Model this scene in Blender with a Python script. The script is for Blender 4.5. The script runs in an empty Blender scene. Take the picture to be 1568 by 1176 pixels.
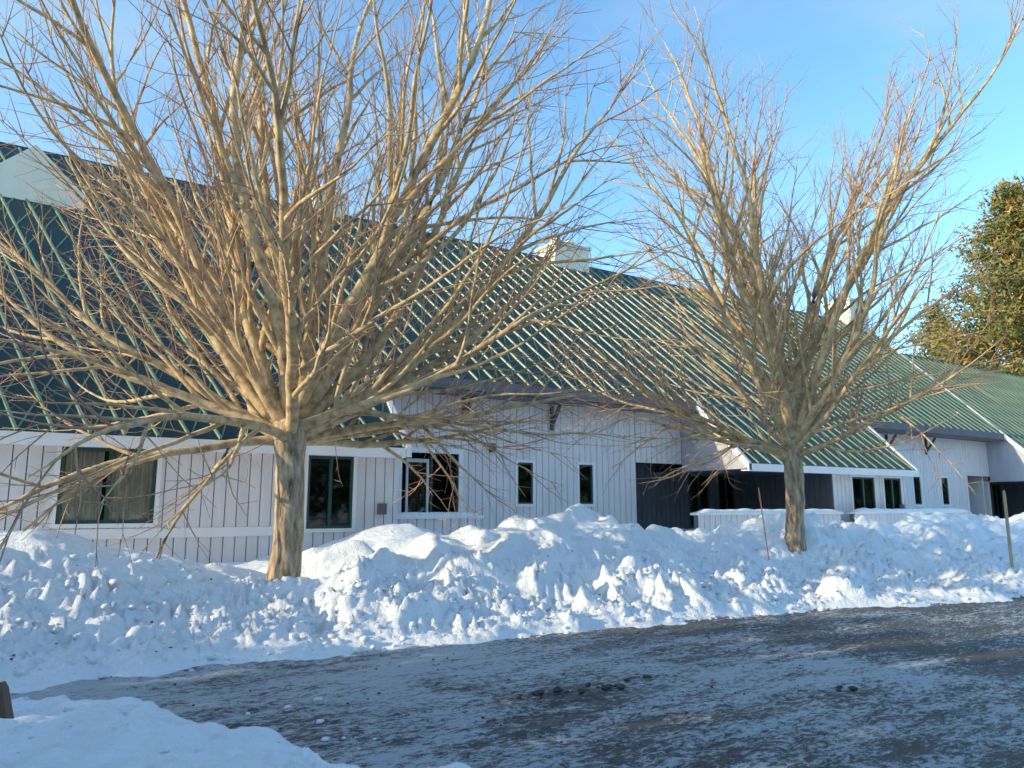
import bpy, math, random
from mathutils import Vector, noise
R = math.radians
scene = bpy.context.scene

# ------------------------------------------------------------------ helpers
def smooth(a, b, x):
    t = max(0.0, min(1.0, (x - a) / (b - a)))
    return t * t * (3 - 2 * t)

def interp(tab, x):
    if x <= tab[0][0]: return tab[0][1]
    if x >= tab[-1][0]: return tab[-1][1]
    for i in range(len(tab) - 1):
        if x <= tab[i + 1][0]:
            t = (x - tab[i][0]) / (tab[i + 1][0] - tab[i][0])
            t = t * t * (3 - 2 * t)
            return tab[i][1] * (1 - t) + tab[i + 1][1] * t

class MB:
    def __init__(s): s.v = []; s.f = []; s.m = []
    def hexa(s, vs, m):
        n = len(s.v); s.v += vs
        for q in ((0,3,2,1),(4,5,6,7),(0,1,5,4),(1,2,6,5),(2,3,7,6),(3,0,4,7)):
            s.f.append(tuple(n+i for i in q)); s.m.append(m)
    def box(s, x0, x1, y0, y1, z0, z1, m=0):
        s.hexa([(x0,y0,z0),(x1,y0,z0),(x1,y1,z0),(x0,y1,z0),(x0,y0,z1),(x1,y0,z1),(x1,y1,z1),(x0,y1,z1)], m)
    def slab(s, x0, x1, ya, za, yb, zb, t, m=0, sh=0.0):
        """sloped slab (ya,za)->(yb,zb), top surface given, t = vertical thickness, sh = x shift at the upper end"""
        s.hexa([(x0,ya,za-t),(x1,ya,za-t),(x1+sh,yb,zb-t),(x0+sh,yb,zb-t),(x0,ya,za),(x1,ya,za),(x1+sh,yb,zb),(x0+sh,yb,zb)], m)
    def prism(s, prof, x0, x1, m=0):
        n = len(s.v); k = len(prof)
        s.v += [(x0,y,z) for y,z in prof] + [(x1,y,z) for y,z in prof]
        s.f.append(tuple(n+i for i in range(k))); s.m.append(m)
        s.f.append(tuple(n+k+i for i in reversed(range(k)))); s.m.append(m)
        for i in range(k):
            j = (i+1) % k
            s.f.append((n+i, n+k+i, n+k+j, n+j)); s.m.append(m)
    def obj(s, name, mats, parent=None, smoothf=False):
        me = bpy.data.meshes.new(name)
        me.from_pydata(s.v, [], s.f)
        for m in mats: me.materials.append(m)
        me.polygons.foreach_set("material_index", s.m)
        if smoothf: me.polygons.foreach_set("use_smooth", [True]*len(s.f))
        me.update()
        o = bpy.data.objects.new(name, me)
        scene.collection.objects.link(o)
        if parent: o.parent = parent
        return o

def empty(name):
    o = bpy.data.objects.new(name, None); scene.collection.objects.link(o); return o

# ------------------------------------------------------------------ materials
def newmat(name):
    m = bpy.data.materials.new(name); m.use_nodes = True
    nt = m.node_tree; b = nt.nodes["Principled BSDF"]
    return m, nt, b
def N(nt, t, **kw):
    n = nt.nodes.new(t)
    for k, v in kw.items():
        if k in n.inputs: n.inputs[k].default_value = v
        else: setattr(n, k, v)
    return n
def ramp(nt, src, stops):
    r = nt.nodes.new("ShaderNodeValToRGB")
    el = r.color_ramp.elements
    while len(el) < len(stops): el.new(0.5)
    for e, (p, c) in zip(el, stops):
        e.position = p; e.color = (*c, 1) if len(c) == 3 else c
    nt.links.new(src, r.inputs[0]); return r
def noisetex(nt, scale, detail=4, rough=.5, mapscale=None):
    tc = N(nt, "ShaderNodeTexCoord")
    mp = N(nt, "ShaderNodeMapping")
    if mapscale: mp.inputs["Scale"].default_value = mapscale
    nt.links.new(tc.outputs["Object"], mp.inputs[0])
    n = N(nt, "ShaderNodeTexNoise", Scale=scale, Detail=detail, Roughness=rough)
    nt.links.new(mp.outputs[0], n.inputs["Vector"]); return n
def bump(nt, b, src, strength, dist):
    bp = N(nt, "ShaderNodeBump", Strength=strength, Distance=dist)
    nt.links.new(src, bp.inputs["Height"]); nt.links.new(bp.outputs[0], b.inputs["Normal"]); return bp

def paint(name, c1, c2, rough=.6, scale=3, bstr=.15, stretch=(1,1,.25)):
    m, nt, b = newmat(name)
    n = noisetex(nt, scale, 6, .6, stretch)
    r = ramp(nt, n.outputs[0], [(.3, c1), (.7, c2)])
    nt.links.new(r.outputs[0], b.inputs["Base Color"]); b.inputs["Roughness"].default_value = rough
    n2 = noisetex(nt, 40, 3, .6, stretch); bump(nt, b, n2.outputs[0], bstr, .01)
    return m

M_side = paint("siding_paint", (.68,.62,.60), (.80,.73,.71))
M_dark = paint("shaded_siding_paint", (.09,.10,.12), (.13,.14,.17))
M_grey = paint("shade_grey_siding_paint", (.34,.34,.38), (.42,.42,.46))  # siding colour darkened to grey so the wing gable triangles look shaded
M_back = paint("groove_backing", (.10,.10,.12), (.13,.13,.15))
M_trim = paint("white_trim_paint", (.80,.76,.74), (.86,.82,.80), .5)
M_cream = paint("cream_stucco", (.74,.66,.52), (.82,.74,.60))
M_green = paint("green_frame_paint", (.01,.05,.035), (.02,.07,.05), .4)
M_black = paint("dark_interior", (.008,.008,.012), (.015,.015,.02), .9)
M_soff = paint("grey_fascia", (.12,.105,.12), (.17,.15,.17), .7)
M_fram = paint("white_window_frame", (.6,.6,.65), (.7,.7,.74), .5)
M_wood = paint("weathered_wood", (.42,.3,.17), (.55,.42,.26), .8)
M_dwood = paint("dark_wood", (.10,.06,.04), (.16,.10,.06), .8)
M_pink = paint("orange_marker_paint", (.75,.25,.2), (.8,.35,.3), .5)

def roofmat(name, c1, c2, rough, metal):
    m, nt, b = newmat(name)
    n = noisetex(nt, .6, 5, .6)
    r = ramp(nt, n.outputs[0], [(.3, c1), (.7, c2)])
    nt.links.new(r.outputs[0], b.inputs["Base Color"])
    b.inputs["Roughness"].default_value = rough; b.inputs["Metallic"].default_value = metal
    n2 = noisetex(nt, 2.5, 3); bump(nt, b, n2.outputs[0], .15, .02)
    return m
M_roof = roofmat("green_metal_roof", (.002,.018,.018), (.005,.036,.034), .42, .0)
M_rib = roofmat("green_metal_seam", (.10,.18,.12), (.20,.27,.17), .4, .0)

def glassmat():
    m, nt, b = newmat("window_glass")
    out = nt.nodes["Material Output"]; nt.nodes.remove(b)
    tr = N(nt, "ShaderNodeBsdfTransparent"); tr.inputs[0].default_value = (.8,.85,.85,1)
    gl = N(nt, "ShaderNodeBsdfGlossy", Roughness=.03); gl.inputs[0].default_value = (.9,.95,1,1)
    fr = N(nt, "ShaderNodeFresnel", IOR=1.4)
    mx = N(nt, "ShaderNodeMixShader")
    nt.links.new(fr.outputs[0], mx.inputs[0]); nt.links.new(tr.outputs[0], mx.inputs[1]); nt.links.new(gl.outputs[0], mx.inputs[2])
    nt.links.new(mx.outputs[0], out.inputs[0]); return m
M_glass = glassmat()
M_curt = paint("curtain_fabric", (.84,.64,.50), (.92,.78,.64), .9, 6, .3)

def snowmat():
    m, nt, b = newmat("snow")
    n = noisetex(nt, 1.2, 6, .6)
    r = ramp(nt, n.outputs[0], [(.3, (.84,.87,.92)), (.7, (.90,.92,.94))])
    g = noisetex(nt, 14, 5, .75)
    gr = ramp(nt, g.outputs[0], [(.63, (0,0,0)), (.69, (1,1,1))])
    g2 = noisetex(nt, .9, 3, .6); g2r = ramp(nt, g2.outputs[0], [(.44,(0,0,0)),(.62,(1,1,1))])
    mul = N(nt, "ShaderNodeMath", operation='MULTIPLY'); nt.links.new(gr.outputs[0], mul.inputs[0]); nt.links.new(g2r.outputs[0], mul.inputs[1])
    mx = N(nt, "ShaderNodeMix", data_type='RGBA')
    nt.links.new(mul.outputs[0], mx.inputs[0]); nt.links.new(r.outputs[0], mx.inputs[6]); mx.inputs[7].default_value = (.26,.26,.28,1)
    nt.links.new(mx.outputs[2], b.inputs["Base Color"]); b.inputs["Roughness"].default_value = .55
    n2 = noisetex(nt, 6, 9, .7)
    bump(nt, b, n2.outputs[0], .9, .09)
    return m
M_snow = snowmat()

def roadmat():
    m, nt, b = newmat("icy_asphalt")
    L = nt.links
    a = noisetex(nt, 45, 4, .75)
    asp = ramp(nt, a.outputs[0], [(.3, (.012,.012,.014)), (.75, (.15,.145,.145))])
    s1 = noisetex(nt, 1.7, 10, .8, (.45,1.5,1))
    s2 = noisetex(nt, 13, 6, .88, (.7,1.3,1))
    s3 = noisetex(nt, .3, 3, .5)
    def cen(n, k):
        q = N(nt, "ShaderNodeMath", operation='SUBTRACT'); L.new(n.outputs[0], q.inputs[0]); q.inputs[1].default_value = .5
        w = N(nt, "ShaderNodeMath", operation='MULTIPLY'); L.new(q.outputs[0], w.inputs[0]); w.inputs[1].default_value = k; return w
    def add(p, q):
        w = N(nt, "ShaderNodeMath", operation='ADD'); L.new(p.outputs[0], w.inputs[0]); L.new(q.outputs[0], w.inputs[1]); return w
    ad = add(cen(s1, 1.15), cen(s2, 1.3))
    ad2 = add(ad, cen(s3, .6))
    tc = N(nt, "ShaderNodeTexCoord"); sx = N(nt, "ShaderNodeSeparateXYZ"); L.new(tc.outputs["Object"], sx.inputs[0])
    gx = N(nt, "ShaderNodeMapRange"); L.new(sx.outputs[0], gx.inputs[0])
    gx.inputs[1].default_value = 1; gx.inputs[2].default_value = 10; gx.inputs[3].default_value = .60; gx.inputs[4].default_value = .44
    ad3 = add(ad2, gx)
    fac = ramp(nt, ad3.outputs[0], [(.44, (.0,.0,.0)), (.58, (.95,.95,.95))])
    mx = N(nt, "ShaderNodeMix", data_type='RGBA')
    L.new(fac.outputs[0], mx.inputs[0]); L.new(asp.outputs[0], mx.inputs[6]); mx.inputs[7].default_value = (.74,.79,.86,1)
    L.new(mx.outputs[2], b.inputs["Base Color"])
    rr = ramp(nt, s1.outputs[0], [(.35, (.3,)*3), (.65, (.7,)*3)])
    L.new(rr.outputs[0], b.inputs["Roughness"])
    bump(nt, b, ad.outputs[0], 1.0, .08)
    return m
M_road = roadmat()

def barkmat(name, c1, c2, c3, sc, stretch=(1,1,.2), bs=.6):
    m, nt, b = newmat(name)
    n = noisetex(nt, sc, 6, .65, stretch)
    r = ramp(nt, n.outputs[0], [(.3, c1), (.5, c2), (.68, c3)])
    nt.links.new(r.outputs[0], b.inputs["Base Color"]); b.inputs["Roughness"].default_value = .85
    bump(nt, b, n.outputs[0], bs, .03)
    return m
M_bark = barkmat("trunk_bark", (.05,.03,.02), (.38,.27,.17), (.62,.48,.32), 14, (1,1,.22), 1.0)
M_limb = barkmat("limb_bark", (.20,.12,.07), (.52,.36,.19), (.70,.52,.29), 7, (1,1,1), .4)
M_twig = barkmat("twig_bark", (.28,.11,.12), (.46,.27,.15), (.62,.43,.20), 1.2, (1,1,1), 0)

def leafmat(name, c1, c2, c3):
    m, nt, b = newmat(name)
    n = noisetex(nt, .9, 4, .6)
    r = ramp(nt, n.outputs[0], [(.3, c1), (.5, c2), (.7, c3)])
    nt.links.new(r.outputs[0], b.inputs["Base Color"]); b.inputs["Roughness"].default_value = .7
    return m
M_pine = leafmat("pine_needles", (.03,.07,.015), (.14,.14,.03), (.46,.23,.05))  # orange tone puts low sunlight into the needle colour
M_cedar = leafmat("cedar_foliage", (.02,.05,.02), (.04,.08,.03), (.06,.10,.04))

# ------------------------------------------------------------------ terrain
ROAD_EDGE = [(-20,8.9),(-0.1,8.6),(2.3,8.9),(4.65,8.65),(7.8,8.5),(10.3,8.2),(15.9,7.2),(25,6.4),(60,5.0)]
CREST = [(-8,1.55),(-0.1,1.38),(1.1,1.12),(2.3,.82),(3.1,.62),(4.5,.85),(6,1.05),(8,1.0),(9.6,1.3),(11.1,.9),(12.4,1.05),(13.4,1.2),(14.7,1.38),(17,1.05),(19,1.1),(20.9,1.38),(23,1.1),(26,1.25),(30,1.1),(60,1.0)]
YARD = [(-6,.6),(3,.5),(4.6,.65),(6.5,.85),(9,.85),(60,.85)]
def V(x,y,z=0): return Vector((x,y,z))
def ground_h(x, y):
    wob = noise.noise(V(x*.9, y*.9, 3))*.35 + noise.noise(V(x*3, y*3, 5))*.15
    e = interp(ROAD_EDGE, x) + wob
    s = y - e
    H = interp(CREST, x)
    yc = 11.2
    h = -.06
    if s > -0.3:
        rise = smooth(-.15, max(1.2, yc - e), s)
        lip = .10 * smooth(-.2, .35, s)
        prof = lip + (H - .10) * (0.5*rise + 0.5*smooth(.0, yc - e + .2, s)**1.3)
        Yd = interp(YARD, x)
        back = smooth(yc + .6, 14.2, y)
        prof = prof * (1 - back) + Yd * back
        prof += .5 * math.exp(-(((x-6.6)/1.3)**2 + ((y-15.3)/1.1)**2))
        prof += .25 * math.exp(-(((x-8.0)/2.2)**2 + ((y-12.4)/.8)**2))
        h = -.06 + (prof + .06) * smooth(-.3, .1, s)
        a = smooth(0, .8, s) * (1 - .75*smooth(12.5, 14, y))
        wx = x + .5*noise.noise(V(x*.8, y*.8, 30)); wy = y + .5*noise.noise(V(x*.8, y*.8, 31))
        n1 = noise.noise(V(wx*.85, wy*1.1, 0)); n2 = noise.noise(V(wx*2.0+7, wy*2.4, 1))
        b3 = abs(noise.noise(V(x*6, y*6, 2))); b4 = abs(noise.noise(V(x*13, y*13, 8)))
        right = smooth(1.5, 5, x)
        h += a * (n1*(.12+.26*right) + n2*(.06+.17*right) + (abs(n2)-.2)*.14*right)
        low = 1-smooth(9.8, 11.6, y)
        h += a * ((b3-.15)*(.05+.09*low) + (b4-.15)*(.03+.05*low))
        h += smooth(-.1,.3,s) * (1-smooth(1.3,2.4,s)) * ((b3-.08)*.14 + b4*.06)
    d1 = math.sqrt(((x+2.2)/4.95)**2 + ((y-3.0)/4.1)**2)
    wob2 = noise.noise(V(x*1.5, y*1.5, 9))*.07 + noise.noise(V(x*5, y*5, 9))*.025
    nb = smooth(1.02, .84, d1 + wob2)
    if nb > 0:
        bb = noise.noise(V(x*1.3, y*1.3, 11))*.12 + abs(noise.noise(V(x*5, y*5, 12)))*.08 + abs(noise.noise(V(x*12, y*12, 12)))*.04
        h = max(h, -.06 + nb*(.24 + .28*smooth(2.0, .4, x) + bb))
    return h

def axis(fine, far0, far1, g=1.35):
    out = list(fine); st = fine[-1]-fine[-2]; v = fine[-1]
    while v < far1: st *= g; v += st; out.append(v)
    st = fine[1]-fine[0]; v = fine[0]; pre = []
    while v > far0: st *= g; v -= st; pre.append(v)
    return pre[::-1] + out
def seg(a, b, st): 
    n = int(round((b-a)/st)); return [a + (b-a)*i/n for i in range(n)]
xs = axis(seg(-3.5, 12, .045) + seg(12, 20, .07) + seg(20, 34, .2) + [34, 34.3], -600, 900)
ys = axis(seg(3.5, 13, .045) + seg(13, 20, .2) + [20, 20.4], -600, 900)
vs = [(x, y, ground_h(x, y)) for y in ys for x in xs]
nx = len(xs)
fs = [(j*nx+i, j*nx+i+1, (j+1)*nx+i+1, (j+1)*nx+i) for j in range(len(ys)-1) for i in range(nx-1)]
mb = MB(); mb.v = vs; mb.f = fs; mb.m = [0]*len(fs)
mb.obj("snowy_ground", [M_snow], None, True)

xr = axis(seg(-2, 16, .08) + [16, 16.15], -60, 150)
yr = seg(-12, 3, .5) + seg(3, 9.2, .06) + [9.2, 10.0]
def road_h(x, y):
    return .016*noise.noise(V(x*.7, y*2.2, 20)) + .02*noise.noise(V(x*3, y*5, 21)) + .018*noise.noise(V(x*8, y*10, 22))
mb = MB(); nx = len(xr)
mb.v = [(x, y, road_h(x, y)) for y in yr for x in xr]
mb.f = [(j*nx+i, j*nx+i+1, (j+1)*nx+i+1, (j+1)*nx+i) for j in range(len(yr)-1) for i in range(nx-1)]
mb.m = [0]*len(mb.f)
mb.obj("road", [M_road], None, True)

# loose lumps: snow clods on the banks, dirt on the road
def clod(mb, rng, cx, cy, cz, r, la=5, lo=7, flat=.6):
    n = len(mb.v); off = rng.uniform(0, 100)
    for i in range(la+1):
        for j in range(lo):
            th = math.pi*i/la; ph = 2*math.pi*j/lo + off
            k = r*(1 if i in (0, la) else rng.uniform(.75,1.2))
            mb.v.append((cx+k*1.2*math.sin(th)*math.cos(ph), cy+k*math.sin(th)*math.sin(ph), cz+flat*k*math.cos(th)))
    for i in range(la):
        for j in range(lo):
            mb.f.append((n+i*lo+j, n+i*lo+(j+1)%lo, n+(i+1)*lo+(j+1)%lo, n+(i+1)*lo+j)); mb.m.append(0)
rng = random.Random(44); mb = MB()
for i in range(1500):
    x = rng.uniform(-2, 20); e = interp(ROAD_EDGE, x)
    y = e + abs(rng.gauss(.2, 1.1)) - .15
    if noise.noise(V(x*.7, y*.7, 60)) < rng.uniform(-.4, .25): continue
    r = .012 + .05*rng.random()**4
    clod(mb, rng, x, y, max(0, ground_h(x, y)) + r*.25, r, 5, 7, .75)
for i in range(90):
    x = rng.uniform(-1, 2.4); y = rng.uniform(4.3, 7.0); r = .006 + .022*rng.random()**3
    clod(mb, rng, x, y, max(0, ground_h(x, y)) + r*.25, r, 5, 7, .75)
mb.obj("snow_clods", [M_snow], None, True)
rng = random.Random(4); mb = MB()
for (cx, cy, s, n) in ((4.0,5.95,.12,7),(4.75,5.8,.14,8),(4.4,5.88,.3,6),(5.2,5.9,.1,3),(6.6,4.6,.15,3)):
    for i in range(n): clod(mb, rng, cx+rng.gauss(0,s), cy+rng.gauss(0,s*.3), .02, rng.uniform(.016,.042))
for i in range(200): clod(mb, rng, rng.uniform(1, 14), rng.uniform(4.6, 8.4), .01, rng.uniform(.004,.014))
for i in range(90):
    x = rng.uniform(-1, 16); y = interp(ROAD_EDGE, x) + rng.uniform(.1, 2.2)
    clod(mb, rng, x, y, ground_h(x, y)+.004, rng.uniform(.006,.02))
M_clod = paint("dirt_clod", (.03,.028,.027), (.08,.07,.06), .9)
mb.obj("dirt_clods", [M_clod])

# ------------------------------------------------------------------ building
bld = empty("townhouse_building")
EZ, EY = 3.0, 16.0           # wing eave
ME = 18.15                   # main eave line
def rz(y): return EZ + (y - EY)     # 45 degree roof plane
wall = MB(); trim = MB(); roof = MB(); win = MB(); inter = MB()
def facade(x0, x1, Y, z0, z1, holes=(), m=0, th=.12):
    x = x0; bw = .235
    bx = []
    while x < x1 - .03:
        bx.append((x, min(x + bw, x1))); x += bw
    for a, b in bx:
        cuts = sorted({a, b} | {h[k] for h in holes for k in (0, 1) if a < h[k] < b})
        for i in range(len(cuts)-1):
            c, d = cuts[i], cuts[i+1]; mid = (c+d)/2
            zs = [(z0, z1)]
            for h in holes:
                if h[0] < mid < h[1]:
                    nz = []
                    for p, q in zs:
                        if h[2] > p: nz.append((p, min(q, h[2])))
                        if h[3] < q: nz.append((max(p, h[3]), q))
                    zs = [t for t in nz if t[1]-t[0] > .01]
            for p, q in zs:
                wall.box(c, d, Y+.022, Y+th, p, q, 1)
                dd = d - .02 if d == b else d
                if dd > c: wall.box(c, dd, Y, Y+.0215, p, q, m)

def window(x0, x1, Y, z0, z1, panes=1, fm=0, fw=.06, casing=True, curtain=False):
    if casing:
        c = .08
        trim.box(x0-c, x0, Y-.03, Y+.03, z0-c, z1+c); trim.box(x1, x1+c, Y-.03, Y+.03, z0-c, z1+c)
        trim.box(x0, x1, Y-.03, Y+.03, z1, z1+c); trim.box(x0, x1, Y-.045, Y+.03, z0-c, z0)
    yf0, yf1 = Y+.0, Y+.07
    win.box(x0, x0+fw, yf0, yf1, z0, z1, fm); win.box(x1-fw, x1, yf0, yf1, z0, z1, fm)
    win.box(x0+fw, x1-fw, yf0, yf1, z0, z0+fw, fm); win.box(x0+fw, x1-fw, yf0, yf1, z1-fw, z1, fm)
    for i in range(1, panes):
        xm = x0 + (x1-x0)*i/panes
        win.box(xm-fw*.6, xm+fw*.6, yf0-.01, yf1, z0+fw, z1-fw, fm)
    win.box(x0+fw, x1-fw, Y+.045, Y+.052, z0+fw, z1-fw, 1)
    d = 1.6
    inter.box(x0-.3, x1+.3, Y+d, Y+d+.05, z0-.3, z1+.2); inter.box(x0-.35, x0-.3, Y+.13, Y+d, z0-.3, z1+.2)
    inter.box(x1+.3, x1+.35, Y+.13, Y+d, z0-.3, z1+.2); inter.box(x0-.3, x1+.3, Y+.13, Y+d, z1+.2, z1+.25)
    inter.box(x0-.3, x1+.3, Y+.13, Y+d, z0-.35, z0-.3)
    if curtain:
        for (a, b) in ((x0+.04, x0+(x1-x0)*.44), (x0+(x1-x0)*.53, x1-.05)):
            n = len(win.v); k = 60
            for i in range(k+1):
                xx = a + (b-a)*i/k
                yy = Y + .105 + .028*math.sin(i*.95) + .01*math.sin(i*2.3)
                win.v += [(xx, yy, z0+.03), (xx + .01*math.sin(i), yy, z1)]
            for i in range(k):
                win.f.append((n+2*i, n+2*i+2, n+2*i+3, n+2*i+1)); win.m.append(4)

GZ = 0.0
snowcap = MB()
WINGS = []
def module(ox, variant=0):
    wl, wr = ox-2.0, ox+7.0
    WINGS.append((wl, wr+.2))
    Yw, Ym = 16.5, 19.0
    if variant == 0:
        hs = [(ox+.4, ox+2.06, 1.36, 2.80), (ox+5.1, ox+6.15, 1.2, 2.80)]
        facade(wl, ox+7.15, Yw, GZ, 2.86, hs)
        window(*hs[0][:2], Yw, *hs[0][2:], panes=2, fm=0, casing=True, curtain=True)
        window(*hs[1][:2], Yw, *hs[1][2:], panes=2, fm=0, casing=True)
        trim.box(wl, ox+4.95, Yw-.035, Yw-.002, 1.07, 1.26)
    else:
        wl2 = ox+2.8
        hs = [(ox+3.9, ox+5.25, 1.5, 2.72), (ox+5.85, ox+6.95, 1.5, 2.72)]
        facade(wl2, ox+7.15, Yw, GZ, 2.86, hs)
        for h in hs: window(*h[:2], Yw, *h[2:], panes=2, fm=0)
        hb = [(ox-.1, ox+1.0, .9, 2.85), (ox+1.5, ox+2.4, .9, 2.85)]
        facade(ox-4.1, wl2, 20.6, GZ, 3.2, hb, m=2)
        for h in hb: window(*h[:2], 20.6, *h[2:], panes=2, fm=0, casing=False)
        for k in range(17):
            wall.box(wl2-.06, wl2-.04, Yw+k*.24, Yw+k*.24+.22, GZ, 2.86, 2)
        wall.box(wl2-.04, wl2-.001, Yw, 20.6, GZ, 2.86, 1)
        wall.box(ox-1.9, wl2-.07, 16.45, 20.58, 2.87, 2.93, 2)
    wall.prism([(Yw, GZ), (Ym, GZ), (Ym, rz(Ym)-.2), (Yw, rz(Yw)-.2)], ox+7.15, ox+7.25, 0)
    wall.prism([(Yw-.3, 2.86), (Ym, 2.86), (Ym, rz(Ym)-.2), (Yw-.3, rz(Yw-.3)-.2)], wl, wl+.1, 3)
    trim.box(wl-.1, wr+.2, EY-.03, EY, 2.78, 3.01)
    trim.box(wl+.1, wr+.2, EY, Yw, 2.80, 2.84)
    for xa in (wl-.16, wr+.21):
        trim.slab(xa, xa+.14, EY-.03, rz(EY-.03)+.07, ME-.02, rz(ME-.02)+.07, .24)
    roof.slab(wl-.02, wr+.21, EY, EZ, ME, rz(ME), .14, 0)
    e0, e1 = ox+8.45, ox+10.2
    hs = [(e0, e1, .6, 3.15), (ox+12.2, ox+12.75, 1.75, 2.98), (ox+14.5, ox+15.05, 1.75, 2.98)]
    facade(ox+7.25, ox+16.9, Ym, GZ, 4.85, hs)
    for h in hs[1:]: window(*h[:2], Ym, *h[2:], panes=1, fm=0, fw=.05)
    c = .14
    trim.box(e0-c, e0, Ym-.04, Ym+.05, .4, 3.15+c); trim.box(e1, e1+c, Ym-.04, Ym+.05, .4, 3.15+c); trim.box(e0, e1, Ym-.04, Ym+.05, 3.15, 3.15+c)
    inter.box(e0-.3, e1+.3, Ym+1.5, Ym+1.55, 0, 3.3); inter.box(e0-.35, e0-.3, Ym+.13, Ym+1.5, 0, 3.3); inter.box(e1+.3, e1+.35, Ym+.13, Ym+1.5, 0, 3.3); inter.box(e0-.3, e1+.3, Ym+.13, Ym+1.5, 3.3, 3.35)
    dx0, dx1 = e0+.25, e0+.95
    for q in ((dx0, dx0+.07, .6, 3.0), (dx1-.07, dx1, .6, 3.0), (dx0+.07, dx1-.07, 2.9, 3.0), (dx0+.07, dx1-.07, .6, .95)):
        win.box(q[0], q[1], Ym+.25, Ym+.30, q[2], q[3], 2)
    win.box(dx0+.07, dx1-.07, Ym+.27, Ym+.28, .95, 2.9, 1)
    win.box(dx1+.05, dx1+.12, Ym+.25, Ym+.3, .6, 3.1, 0)
    facade(ox+16.9, ox+19.0, Ym, 3.12, 4.85)
    wall.box(ox+16.86, ox+16.9, Ym+.13, 22.5, GZ, 3.2, 2)
    for bx in (ox+10.3, ox+13.4):
        trim.box(bx, bx+.10, Ym-.08, Ym-.002, 4.0, 4.78, 2)
        trim.slab(bx, bx+.10, Ym-.48, 4.79, Ym-.08, 4.25, .12, 2)
    trim.box(ox+11.2, ox+11.36, Ym-.14, Ym-.002, 3.25, 3.50, 2)
    trim.box(ox+6.75, ox+6.95, Yw-.10, Yw-.002, 1.5, 1.75, 1)
    def low(x0, x1, Y, zt):
        facade(x0, x1, Y, .2, zt, (), 0, .2)
        trim.box(x0-.06, x1+.06, Y-.06, Y+.28, zt, zt+.07)
        n = int((x1-x0)/.12)
        prof = [(-.05,0),(-.04,.08),(.02,.13),(.11,.15),(.2,.13),(.26,.08),(.27,0)]
        b0 = len(snowcap.v)
        for i in range(n+1):
            xx = x0 + (x1-x0)*i/n
            en = min(1, i/3, (n-i)/3)
            s = (.15 + .85*en) * (.6 + .7*abs(noise.noise(V(xx*1.2, Y, 4))))
            for (py, pz) in prof: snowcap.v.append((xx, Y+py, zt+.068+pz*s))
        k = len(prof)
        for i in range(n):
            for j in range(k-1):
                snowcap.f.append((b0+i*k+j, b0+i*k+j+1, b0+(i+1)*k+j+1, b0+(i+1)*k+j)); snowcap.m.append(0)
    if variant == 0:
        low(ox+7.3, ox+9.8, 17.0, 1.38)
    else:
        low(ox-4.4, ox+2.4, 16.0, 1.42)
        low(ox+2.9, ox+10.3, 15.8, 1.42)

module(-21, variant=0)
module(0, variant=0)
module(21, variant=1)
module(42, variant=1)

SECT = [(-24, -2.0, 23.0), (-1.85, 39.9, 25.0), (40.05, 62.0, 23.0)]
def section(x0, x1, ry):
    rt = rz(ry)
    roof.slab(x0, x1, ME, rz(ME), ry, rt, .16, 0)
    roof.slab(x0, x1, ry, rt, 2*ry-EY, EZ, .16, 0)
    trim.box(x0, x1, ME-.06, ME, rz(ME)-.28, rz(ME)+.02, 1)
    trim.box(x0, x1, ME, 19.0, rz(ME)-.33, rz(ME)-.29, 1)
    roof.prism([(ry-.14, rt-.12), (ry, rt+.06), (ry+.14, rt-.12)], x0, x1, 0)
    for xa in (x0-.13, x1):
        trim.slab(xa, xa+.13, ME, rz(ME)+.06, ry, rt+.06, .26)
        trim.slab(xa, xa+.13, ry, rt+.06, 2*ry-EY, EZ+.06, .26)
    for xa in (x0+.15, x1-.25):
        wall.prism([(19.2, GZ), (2*ry-EY-.6, GZ), (2*ry-EY-.6, 3.3), (ry, rt-.25), (19.2, rz(19.2)-.25)], xa, xa+.1, 0)
    wall.box(x0+.25, x1-.25, 2*ry-EY-.8, 2*ry-EY-.6, GZ, 3.2, 0)
for s in SECT: section(*s)

# raised seams laid as a diamond lattice on the metal roof
def on_roof(x, y):
    for (a, b, ry) in SECT:
        if a+.05 < x < b-.05 and ME <= y < ry-.05: return True
    if y < ME:
        for (a, b) in WINGS:
            if a+.02 < x < b-.02 and y >= EY+.01: return True
    return False
def family(k, spacing, wdt, hgt, off=0.0):
    x0 = -34.0
    while x0 < 70:
        y = EY+.01; start = None
        while y < 25.05:
            ok = on_roof(x0 + k*(y-EY), y)
            if ok and start is None: start = y
            if (not ok) and start is not None:
                if y-start > .15:
                    xa = x0 + k*(start-EY)
                    roof.slab(xa, xa+wdt, start, rz(start)+hgt, y-.05, rz(y-.05)+hgt, hgt+.01, 1, k*(y-.05-start))
                start = None
            y += .05
        x0 += spacing
family(-.42, .58, .045, .065)
family(.42, .58, .026, .03)

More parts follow.
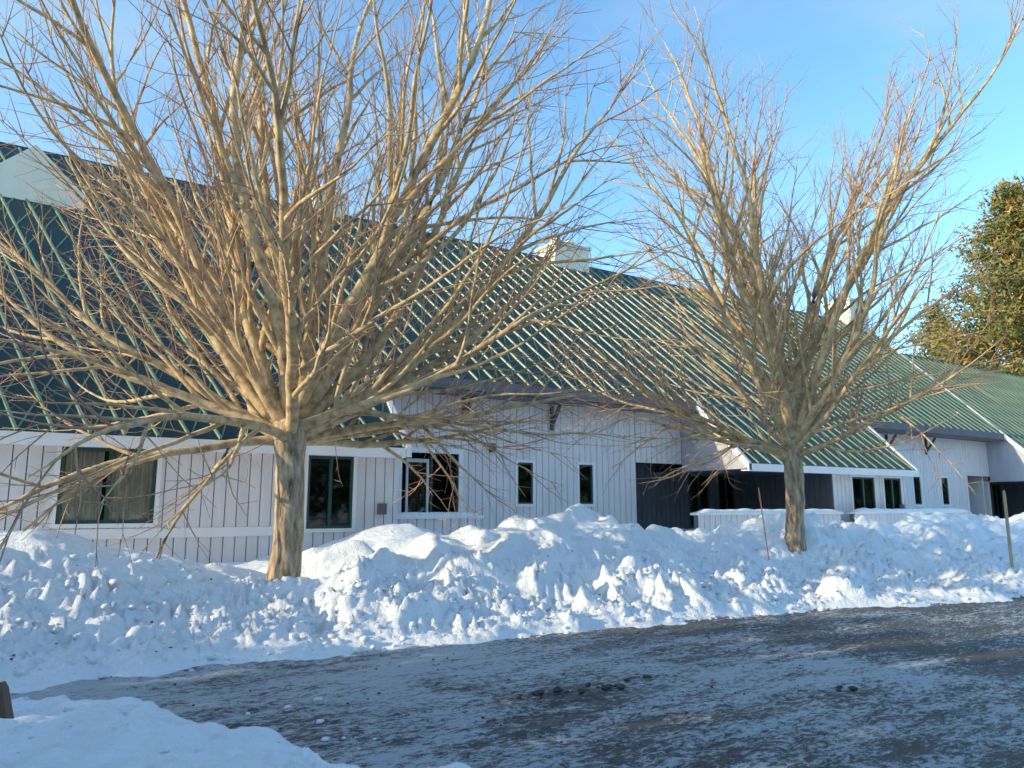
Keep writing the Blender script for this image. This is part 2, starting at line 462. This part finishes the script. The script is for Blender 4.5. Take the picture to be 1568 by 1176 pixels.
chim = MB()
def chimney(x0, x1, y0, y1, z1, pots):
    chim.box(x0, x1, y0, y1, 10.2, z1)
    chim.box(x0-.08, x1+.08, y0-.08, y1+.08, z1, z1+.12)
    for px in pots:
        k = 12; n = len(chim.v); cy = (y0+y1)/2
        for (r, z) in ((.17, z1+.12), (.15, z1+.42), (.24, z1+.44), (.24, z1+.52), (.02, z1+.6)):
            for i in range(k):
                a = 2*math.pi*i/k; chim.v.append((px+r*math.cos(a), cy+r*math.sin(a), z))
        for j in range(4):
            for i in range(k):
                chim.f.append((n+j*k+i, n+j*k+(i+1)%k, n+(j+1)*k+(i+1)%k, n+(j+1)*k+i)); chim.m.append(0)
chimney(7.5, 8.6, 24.8, 26, 12.6, (8.05,))
chimney(17.7, 19.5, 24.6, 26, 12.6, (18.2, 18.95))
chimney(37.8, 39.5, 24.4, 26, 13.1, (38.8,))
def dormer(xc, y0, w, zb, zt):
    n = len(chim.v)
    for y in (y0, y0+3.0):
        chim.v += [(xc-w, y, zb-1.0), (xc+w, y, zb-1.0), (xc+w, y, zb), (xc, y, zt), (xc-w, y, zb)]
    chim.f += [(n,n+1,n+2,n+3,n+4), (n+5,n+9,n+8,n+7,n+6), (n+1,n+6,n+7,n+2), (n,n+4,n+9,n+5), (n+2,n+7,n+8,n+3), (n+3,n+8,n+9,n+4)]
    chim.m += [0]*6
dormer(-.7, 22.6, 1.25, 10.0, 11.2)

M_brk = paint("dark_bracket", (.04,.04,.05), (.07,.07,.08), .7)
wall.obj("walls", [M_side, M_back, M_dark, M_grey], bld)
trim.obj("trim", [M_trim, M_soff, M_brk], bld)
roof.obj("roof", [M_roof, M_rib], bld)
win.obj("windows", [M_green, M_glass, M_fram, M_black, M_curt], bld)
inter.obj("interiors", [M_black], bld)
chim.obj("chimneys", [M_cream], bld)
snowcap.obj("snow_caps", [M_snow], bld, True)

# ------------------------------------------------------------------ bare trees
def tube(mb, pts, rad, sides, m):
    n0 = len(mb.v); k = len(pts)
    for i, p in enumerate(pts):
        d = (pts[min(i+1, k-1)] - pts[max(i-1, 0)]).normalized()
        ref = Vector((0,0,1)) if abs(d.z) < .9 else Vector((1,0,0))
        u = d.cross(ref).normalized(); w = d.cross(u)
        for j in range(sides):
            a = 2*math.pi*j/sides
            q = p + (u*math.cos(a) + w*math.sin(a))*rad[i]
            mb.v.append((q.x, q.y, q.z))
    for i in range(k-1):
        for j in range(sides):
            j2 = (j+1) % sides
            mb.f.append((n0+i*sides+j, n0+i*sides+j2, n0+(i+1)*sides+j2, n0+(i+1)*sides+j)); mb.m.append(m)
    mb.f.append(tuple(n0+(k-1)*sides+j for j in range(sides))); mb.m.append(m)

def rand_perp(d, rng):
    v = Vector((rng.gauss(0,1), rng.gauss(0,1), rng.gauss(0,1)))
    return (v - d*v.dot(d)).normalized()

def path(p, d, L, n, wander, up, rng):
    pts = [p.copy()]; d = d.normalized(); st = L/n
    ds = [d.copy()]
    for i in range(n):
        d = (d + rand_perp(d, rng)*wander + Vector((0,0,1))*up).normalized()
        p = p + d*st; pts.append(p.copy()); ds.append(d.copy())
    return pts, ds

def bare_tree(name, base, fork_z, trunk_r, limbs, seed, dens=1.0, upk=1.0):
    rng = random.Random(seed); mb = MB()
    h = fork_z - base.z
    pts = []; rad = []
    for i in range(29):
        t = i/28; z = base.z - .4 + (h+.55)*t
        pts.append(Vector((base.x + .05*math.sin(t*4) + .06*t, base.y + .04*math.cos(t*3), z)))
        rad.append(trunk_r*(1.18 - .26*smooth(0, .35, t) + .20*smooth(.75, 1, t)) * (1+.03*math.sin(i*1.1)))
    rad[-1] *= .6
    k = len(mb.v); tube(mb, pts, rad, 28, 0)
    for i in range(k, len(mb.v)):
        v = Vector(mb.v[i]); c = Vector((base.x+.03, base.y, v.z)); o = v-c
        f = 1 + .12*noise.noise(Vector((v.x*6, v.y*6, v.z*1.2))) + .10*noise.noise(Vector((v.x*13, v.y*13, v.z*3)))
        v = c + o*f; mb.v[i] = tuple(v)
    top = Vector((pts[-3].x, pts[-3].y, fork_z))
    for (az, el, L, r, dz) in limbs:
        a = R(az); e = R(el)
        d = Vector((math.cos(a)*math.cos(e), math.sin(a)*math.cos(e), math.sin(e)))
        p = top + Vector((0,0,dz)) + Vector((d.x, d.y, 0))*.05
        n = max(8, int(L/.38))
        upb = (.016 if el > 50 else (.022 if el > 25 else .015)) * upk
        if el < 0: upb = 0
        P, D = path(p, d, L, n, .095, upb, rng)
        rr = [r*((1-i/n)**.95*.94+.06) for i in range(n+1)]
        rr[0] *= 1.3
        tube(mb, P, rr, 8, 1)
        s = .8 + rng.random()*.5
        while s < L*.97:
            t = s/L; i = min(n-1, int(t*n))
            ang = R(rng.uniform(20, 42)) if el > 25 else R(rng.uniform(22, 55))
            dd = D[i]*math.cos(ang) + rand_perp(D[i], rng)*math.sin(ang)
            L2 = L*(1-t)*rng.uniform(.36,.64) + rng.uniform(.5,1.0)
            r2 = min(rr[i]*.6, .009 + L2*.0088)
            n2 = max(5, int(L2/.25))
            P2, D2 = path(P[i], dd, L2, n2, .10, .025 if rng.random() < .8 else -.01, rng)
            R2 = [r2*(1-j/n2)+.0036 for j in range(n2+1)]
            tube(mb, P2, R2, 5, 1 if r2 > .016 else 2)
            s3 = .3 + (L2*.12)
            while s3 < L2:
                t3 = s3/L2; i3 = min(n2-1, int(t3*n2))
                ang = R(rng.uniform(20, 50))
                dd = D2[i3]*math.cos(ang) + rand_perp(D2[i3], rng)*math.sin(ang)
                L3 = L2*(1-t3)*.4 + rng.uniform(.35,.8)
                n3 = max(3, int(L3/.22))
                P3, D3 = path(P2[i3], dd, L3, n3, .13, .04, rng)
                r3 = min(R2[i3]*.7, .0075)
                R3 = [r3*(1-j/n3)+.0028 for j in range(n3+1)]
                tube(mb, P3, R3, 3, 2)
                s4 = .15
                while s4 < L3:
                    i4 = min(n3-1, int(s4/L3*n3)); ang = R(rng.uniform(22, 55))
                    dd = D3[i4]*math.cos(ang) + rand_perp(D3[i4], rng)*math.sin(ang)
                    L4 = rng.uniform(.16,.45)
                    P4, D4 = path(P3[i4], dd, L4, 2, .15, .06, rng)
                    tube(mb, P4, [.0038,.003,.002], 3, 2)
                    s4 += rng.uniform(.22,.46)/dens
                s3 += rng.uniform(.25,.5)/dens
            s += rng.uniform(.31,.58)/dens
    return mb.obj(name, [M_bark, M_limb, M_twig], None, True)

def limbset(seed, spec, hmax, rk=1.0, extra=()):
    rng = random.Random(seed); out = []
    for i, (el, f) in enumerate(spec):
        az = i*137.5 + rng.uniform(-15, 15) + seed*31
        L = hmax*f*rng.uniform(.93, 1.05)
        r = (.022 + .0085*L)*rk
        out.append((az, el+rng.uniform(-3,3), L, r, -.28 + .4*el/90 + rng.uniform(-.1,.15)))
    for (az, el, L) in extra:
        out.append((az, el, L, (.022+.008*L)*rk, -.2))
    return out
wide = [(83,1.0),(74,1.0),(68,1.0),(63,.98),(58,.98),(54,.97),(50,.97),(46,.95),(42,.9),(37,.85),(31,.76),(26,.68),(21,.62),(16,.6),(11,.56),(7,.52)]
slim = [(86,1.0),(80,1.0),(76,.98),(73,.96),(70,.95),(67,.92),(64,.88),(60,.82),(56,.76),(51,.7),(45,.62),(39,.56),(33,.52),(27,.5),(21,.5),(15,.48),(10,.48),(6,.45),(12,.46)]
bare_tree("bare_tree", Vector((3.1, 11.1, .55)), 2.85, .225,
          limbset(3, wide, 9.6, 1.06, ((-28,38,8.6),(-20,50,9.2),(-12,24,6.6),(0,12,6.0),(15,6,5.4),(172,-4,5.4),(140,46,8.6),(150,30,7.0))), 11, .98)
bare_tree("bare_tree", Vector((13.2, 10.1, 1.1)), 2.95, .20,
          limbset(8, slim, 10.2, 1.0, ((150,12,5.4),(165,6,5.0),(130,18,5.6),(-25,10,4.6))), 27, .95, 1.2)

# ------------------------------------------------------------------ pines
def conifer(name, bx, by, h, rad, mat, seed, nb, leaf, z0f=.12, zb=0):
    rng = random.Random(seed); mb = MB()
    tube(mb, [Vector((bx, by, zb-.3)), Vector((bx+.1, by, zb+h*.5)), Vector((bx, by, zb+h*.98))], [h*.018, h*.011, .03], 8, 0)
    for b in range(nb):
        t = z0f + (1-z0f)*(b/nb)**.9
        z = zb + h*t
        L = rad*(1-t)**.75*rng.uniform(.6,1.12) + .2
        az = b*2.4 + rng.uniform(-.4,.4)
        d = Vector((math.cos(az), math.sin(az), rng.uniform(-.05,.35)))
        P, D = path(Vector((bx, by, z)), d, L, 5, .08, .04, rng)
        tube(mb, P, [.02+.02*L*(1-i/5) *.5 for i in range(6)], 4, 0)
        nc = int(3 + L*2.2)
        for c in range(nc):
            s = (c+1)/nc; s = .3+.7*s
            q = P[min(5, int(s*5))] + Vector((rng.gauss(0,.25), rng.gauss(0,.25), rng.gauss(0,.15)))*min(1.3, L*.35)
            for l in range(11):
                a = q + Vector((rng.gauss(0,1), rng.gauss(0,1), rng.gauss(0,.6)))*leaf*1.2
                u = Vector((rng.gauss(0,1), rng.gauss(0,1), rng.gauss(0,.8)+.5)).normalized()*leaf*rng.uniform(.6,1.5)
                w = rand_perp(u.normalized(), rng)*leaf*.22
                n = len(mb.v)
                for vv in (a-w, a+w, a+u): mb.v.append(tuple(vv))
                mb.f.append((n,n+1,n+2)); mb.m.append(1)
    return mb.obj(name, [M_bark, mat], None)
conifer("pine_tree", 67, 28, 28, 13.0, M_pine, 1, 260, .42)
conifer("pine_tree", 63.5, 32, 15.5, 5.5, M_pine, 2, 120, .35)
conifer("pine_tree", 84, 44, 24, 8, M_pine, 3, 100, .5)

# unseen cedar hedge added left of the photographer to shade road and near banks
rng = random.Random(5); mb = MB()
y = -9.0
while y < 10.3:
    xx = -9.5 + rng.uniform(-.3,.3); hh = 6.2 + rng.uniform(-.4,.5)
    tube(mb, [Vector((xx, y, 0)), Vector((xx, y, hh*.95))], [.09, .02], 6, 0)
    for l in range(1300):
        t = rng.random()**.8; a = rng.uniform(0, 2*math.pi)
        rr = (1.0*(1-t**2.2)+.08)*rng.uniform(.55,1.05)
        p = Vector((xx+rr*math.cos(a), y+rr*math.sin(a), .1+t*hh))
        u = Vector((rng.gauss(0,.4), rng.gauss(0,.4), 1)).normalized()*rng.uniform(.22,.45)
        w = rand_perp(u.normalized(), rng)*.12
        n = len(mb.v)
        for vv in (p-w, p+w, p+u): mb.v.append(tuple(vv))
        mb.f.append((n,n+1,n+2)); mb.m.append(1)
    y += 1.05
mb.obj("added_shade_hedge", [M_bark, M_cedar])

# woods added across the road and beyond the building, for dark window reflections
rng = random.Random(9); mb = MB()
def wood(cx, cy):
    hh = rng.uniform(11, 18); rw = rng.uniform(3.5, 5.5)
    tube(mb, [Vector((cx, cy, 0)), Vector((cx, cy, hh*.9))], [.3, .05], 5, 0)
    for l in range(260):
        t = rng.random()**.8; a = rng.uniform(0, 2*math.pi); rr = rw*(1-t)**.7*rng.uniform(.4,1.05)
        p = Vector((cx+rr*math.cos(a), cy+rr*math.sin(a), .3+t*hh))
        u = Vector((rng.gauss(0,.7), rng.gauss(0,.7), 1)).normalized()*rng.uniform(.9,1.9)
        w = rand_perp(u.normalized(), rng)*.55
        n = len(mb.v)
        for vv in (p-w, p+w, p+u): mb.v.append(tuple(vv))
        mb.f.append((n,n+1,n+2)); mb.m.append(1)
xx = -60
while xx < 190: wood(xx, -62 + rng.uniform(-4,4)); wood(xx+2, -70+rng.uniform(-4,4)); xx += 4.2
yy = -58
while yy < 70: wood(135 + rng.uniform(-5,5), yy); yy += 5
mb.obj("added_treeline", [M_bark, M_cedar])

# ------------------------------------------------------------------ stakes
def stake(name, x, y, z0, h, r, mat, lean=(0,0), sides=8):
    mb = MB()
    P = [Vector((x+lean[0]*t, y+lean[1]*t, z0+h*t)) for t in (0,.3,.6,.95,1)]
    tube(mb, P, [r, r*.98, r*.95, r*.92, r*.6], sides, 0)
    mb.obj(name, [mat], None, False)
stake("snow_marker_stake", 12.3, 10.0, .3, 1.75, .013, M_pink, (-.25, 0))
stake("wooden_stake", 18.95, 8.72, -.1, 2.15, .04, M_wood, (-.02, 0), 4)
stake("wooden_stake", .10, 5.45, .0, .68, .035, M_dwood, (-.16, .05), 4)

# ------------------------------------------------------------------ light
sd = Vector((-1, .14, .31)).normalized()
elev = math.asin(sd.z); az = math.atan2(sd.x, sd.y)
w = bpy.data.worlds.new("World"); scene.world = w; w.use_nodes = True
nt = w.node_tree
sky = nt.nodes.new("ShaderNodeTexSky"); sky.sky_type = 'NISHITA'; sky.sun_disc = False
sky.sun_elevation = elev; sky.sun_rotation = az
sky.air_density = 1.0; sky.dust_density = .8; sky.ozone_density = 2.0
gain = nt.nodes.new("ShaderNodeMix"); gain.data_type = 'RGBA'; gain.blend_type = 'MULTIPLY'; gain.inputs[0].default_value = 1
nt.links.new(sky.outputs[0], gain.inputs[6]); gain.inputs[7].default_value = (1.8, 2.5, 2.75, 1)
tc = nt.nodes.new("ShaderNodeTexCoord"); mp = nt.nodes.new("ShaderNodeMapping"); mp.inputs["Scale"].default_value = (1, 1.4, 3.5)
nt.links.new(tc.outputs["Generated"], mp.inputs[0])
cn = nt.nodes.new("ShaderNodeTexNoise"); cn.inputs["Scale"].default_value = 1.6; cn.inputs["Detail"].default_value = 7; cn.inputs["Roughness"].default_value = .55
nt.links.new(mp.outputs[0], cn.inputs["Vector"])
cr = nt.nodes.new("ShaderNodeValToRGB"); cr.color_ramp.elements[0].position = .40; cr.color_ramp.elements[1].position = .78
cr.color_ramp.elements[1].color = (.65,.65,.65,1)
nt.links.new(cn.outputs[0], cr.inputs[0])
cm = nt.nodes.new("ShaderNodeMix"); cm.data_type = 'RGBA'
nt.links.new(cr.outputs[0], cm.inputs[0]); nt.links.new(gain.outputs[2], cm.inputs[6]); cm.inputs[7].default_value = (4.4, 5.6, 6.4, 1)
nt.links.new(cm.outputs[2], nt.nodes["Background"].inputs[0])
nt.nodes["Background"].inputs[1].default_value = .15
sl = bpy.data.lights.new("sun", 'SUN'); sl.energy = 5; sl.angle = R(.5); sl.color = (1, .83, .54)
so = bpy.data.objects.new("sun", sl); scene.collection.objects.link(so)
so.rotation_euler = sd.to_track_quat('Z', 'Y').to_euler()

scene.view_settings.view_transform = 'Standard'
scene.view_settings.look = 'None'
scene.view_settings.exposure = 0

cam = bpy.data.cameras.new("camera"); co = bpy.data.objects.new("camera", cam)
scene.collection.objects.link(co); scene.camera = co
cam.sensor_width = 36; cam.lens = 26.4; cam.clip_end = 3000
co.location = (0, 0, 1.7); co.rotation_euler = (R(99.2), 0, R(-32.3))
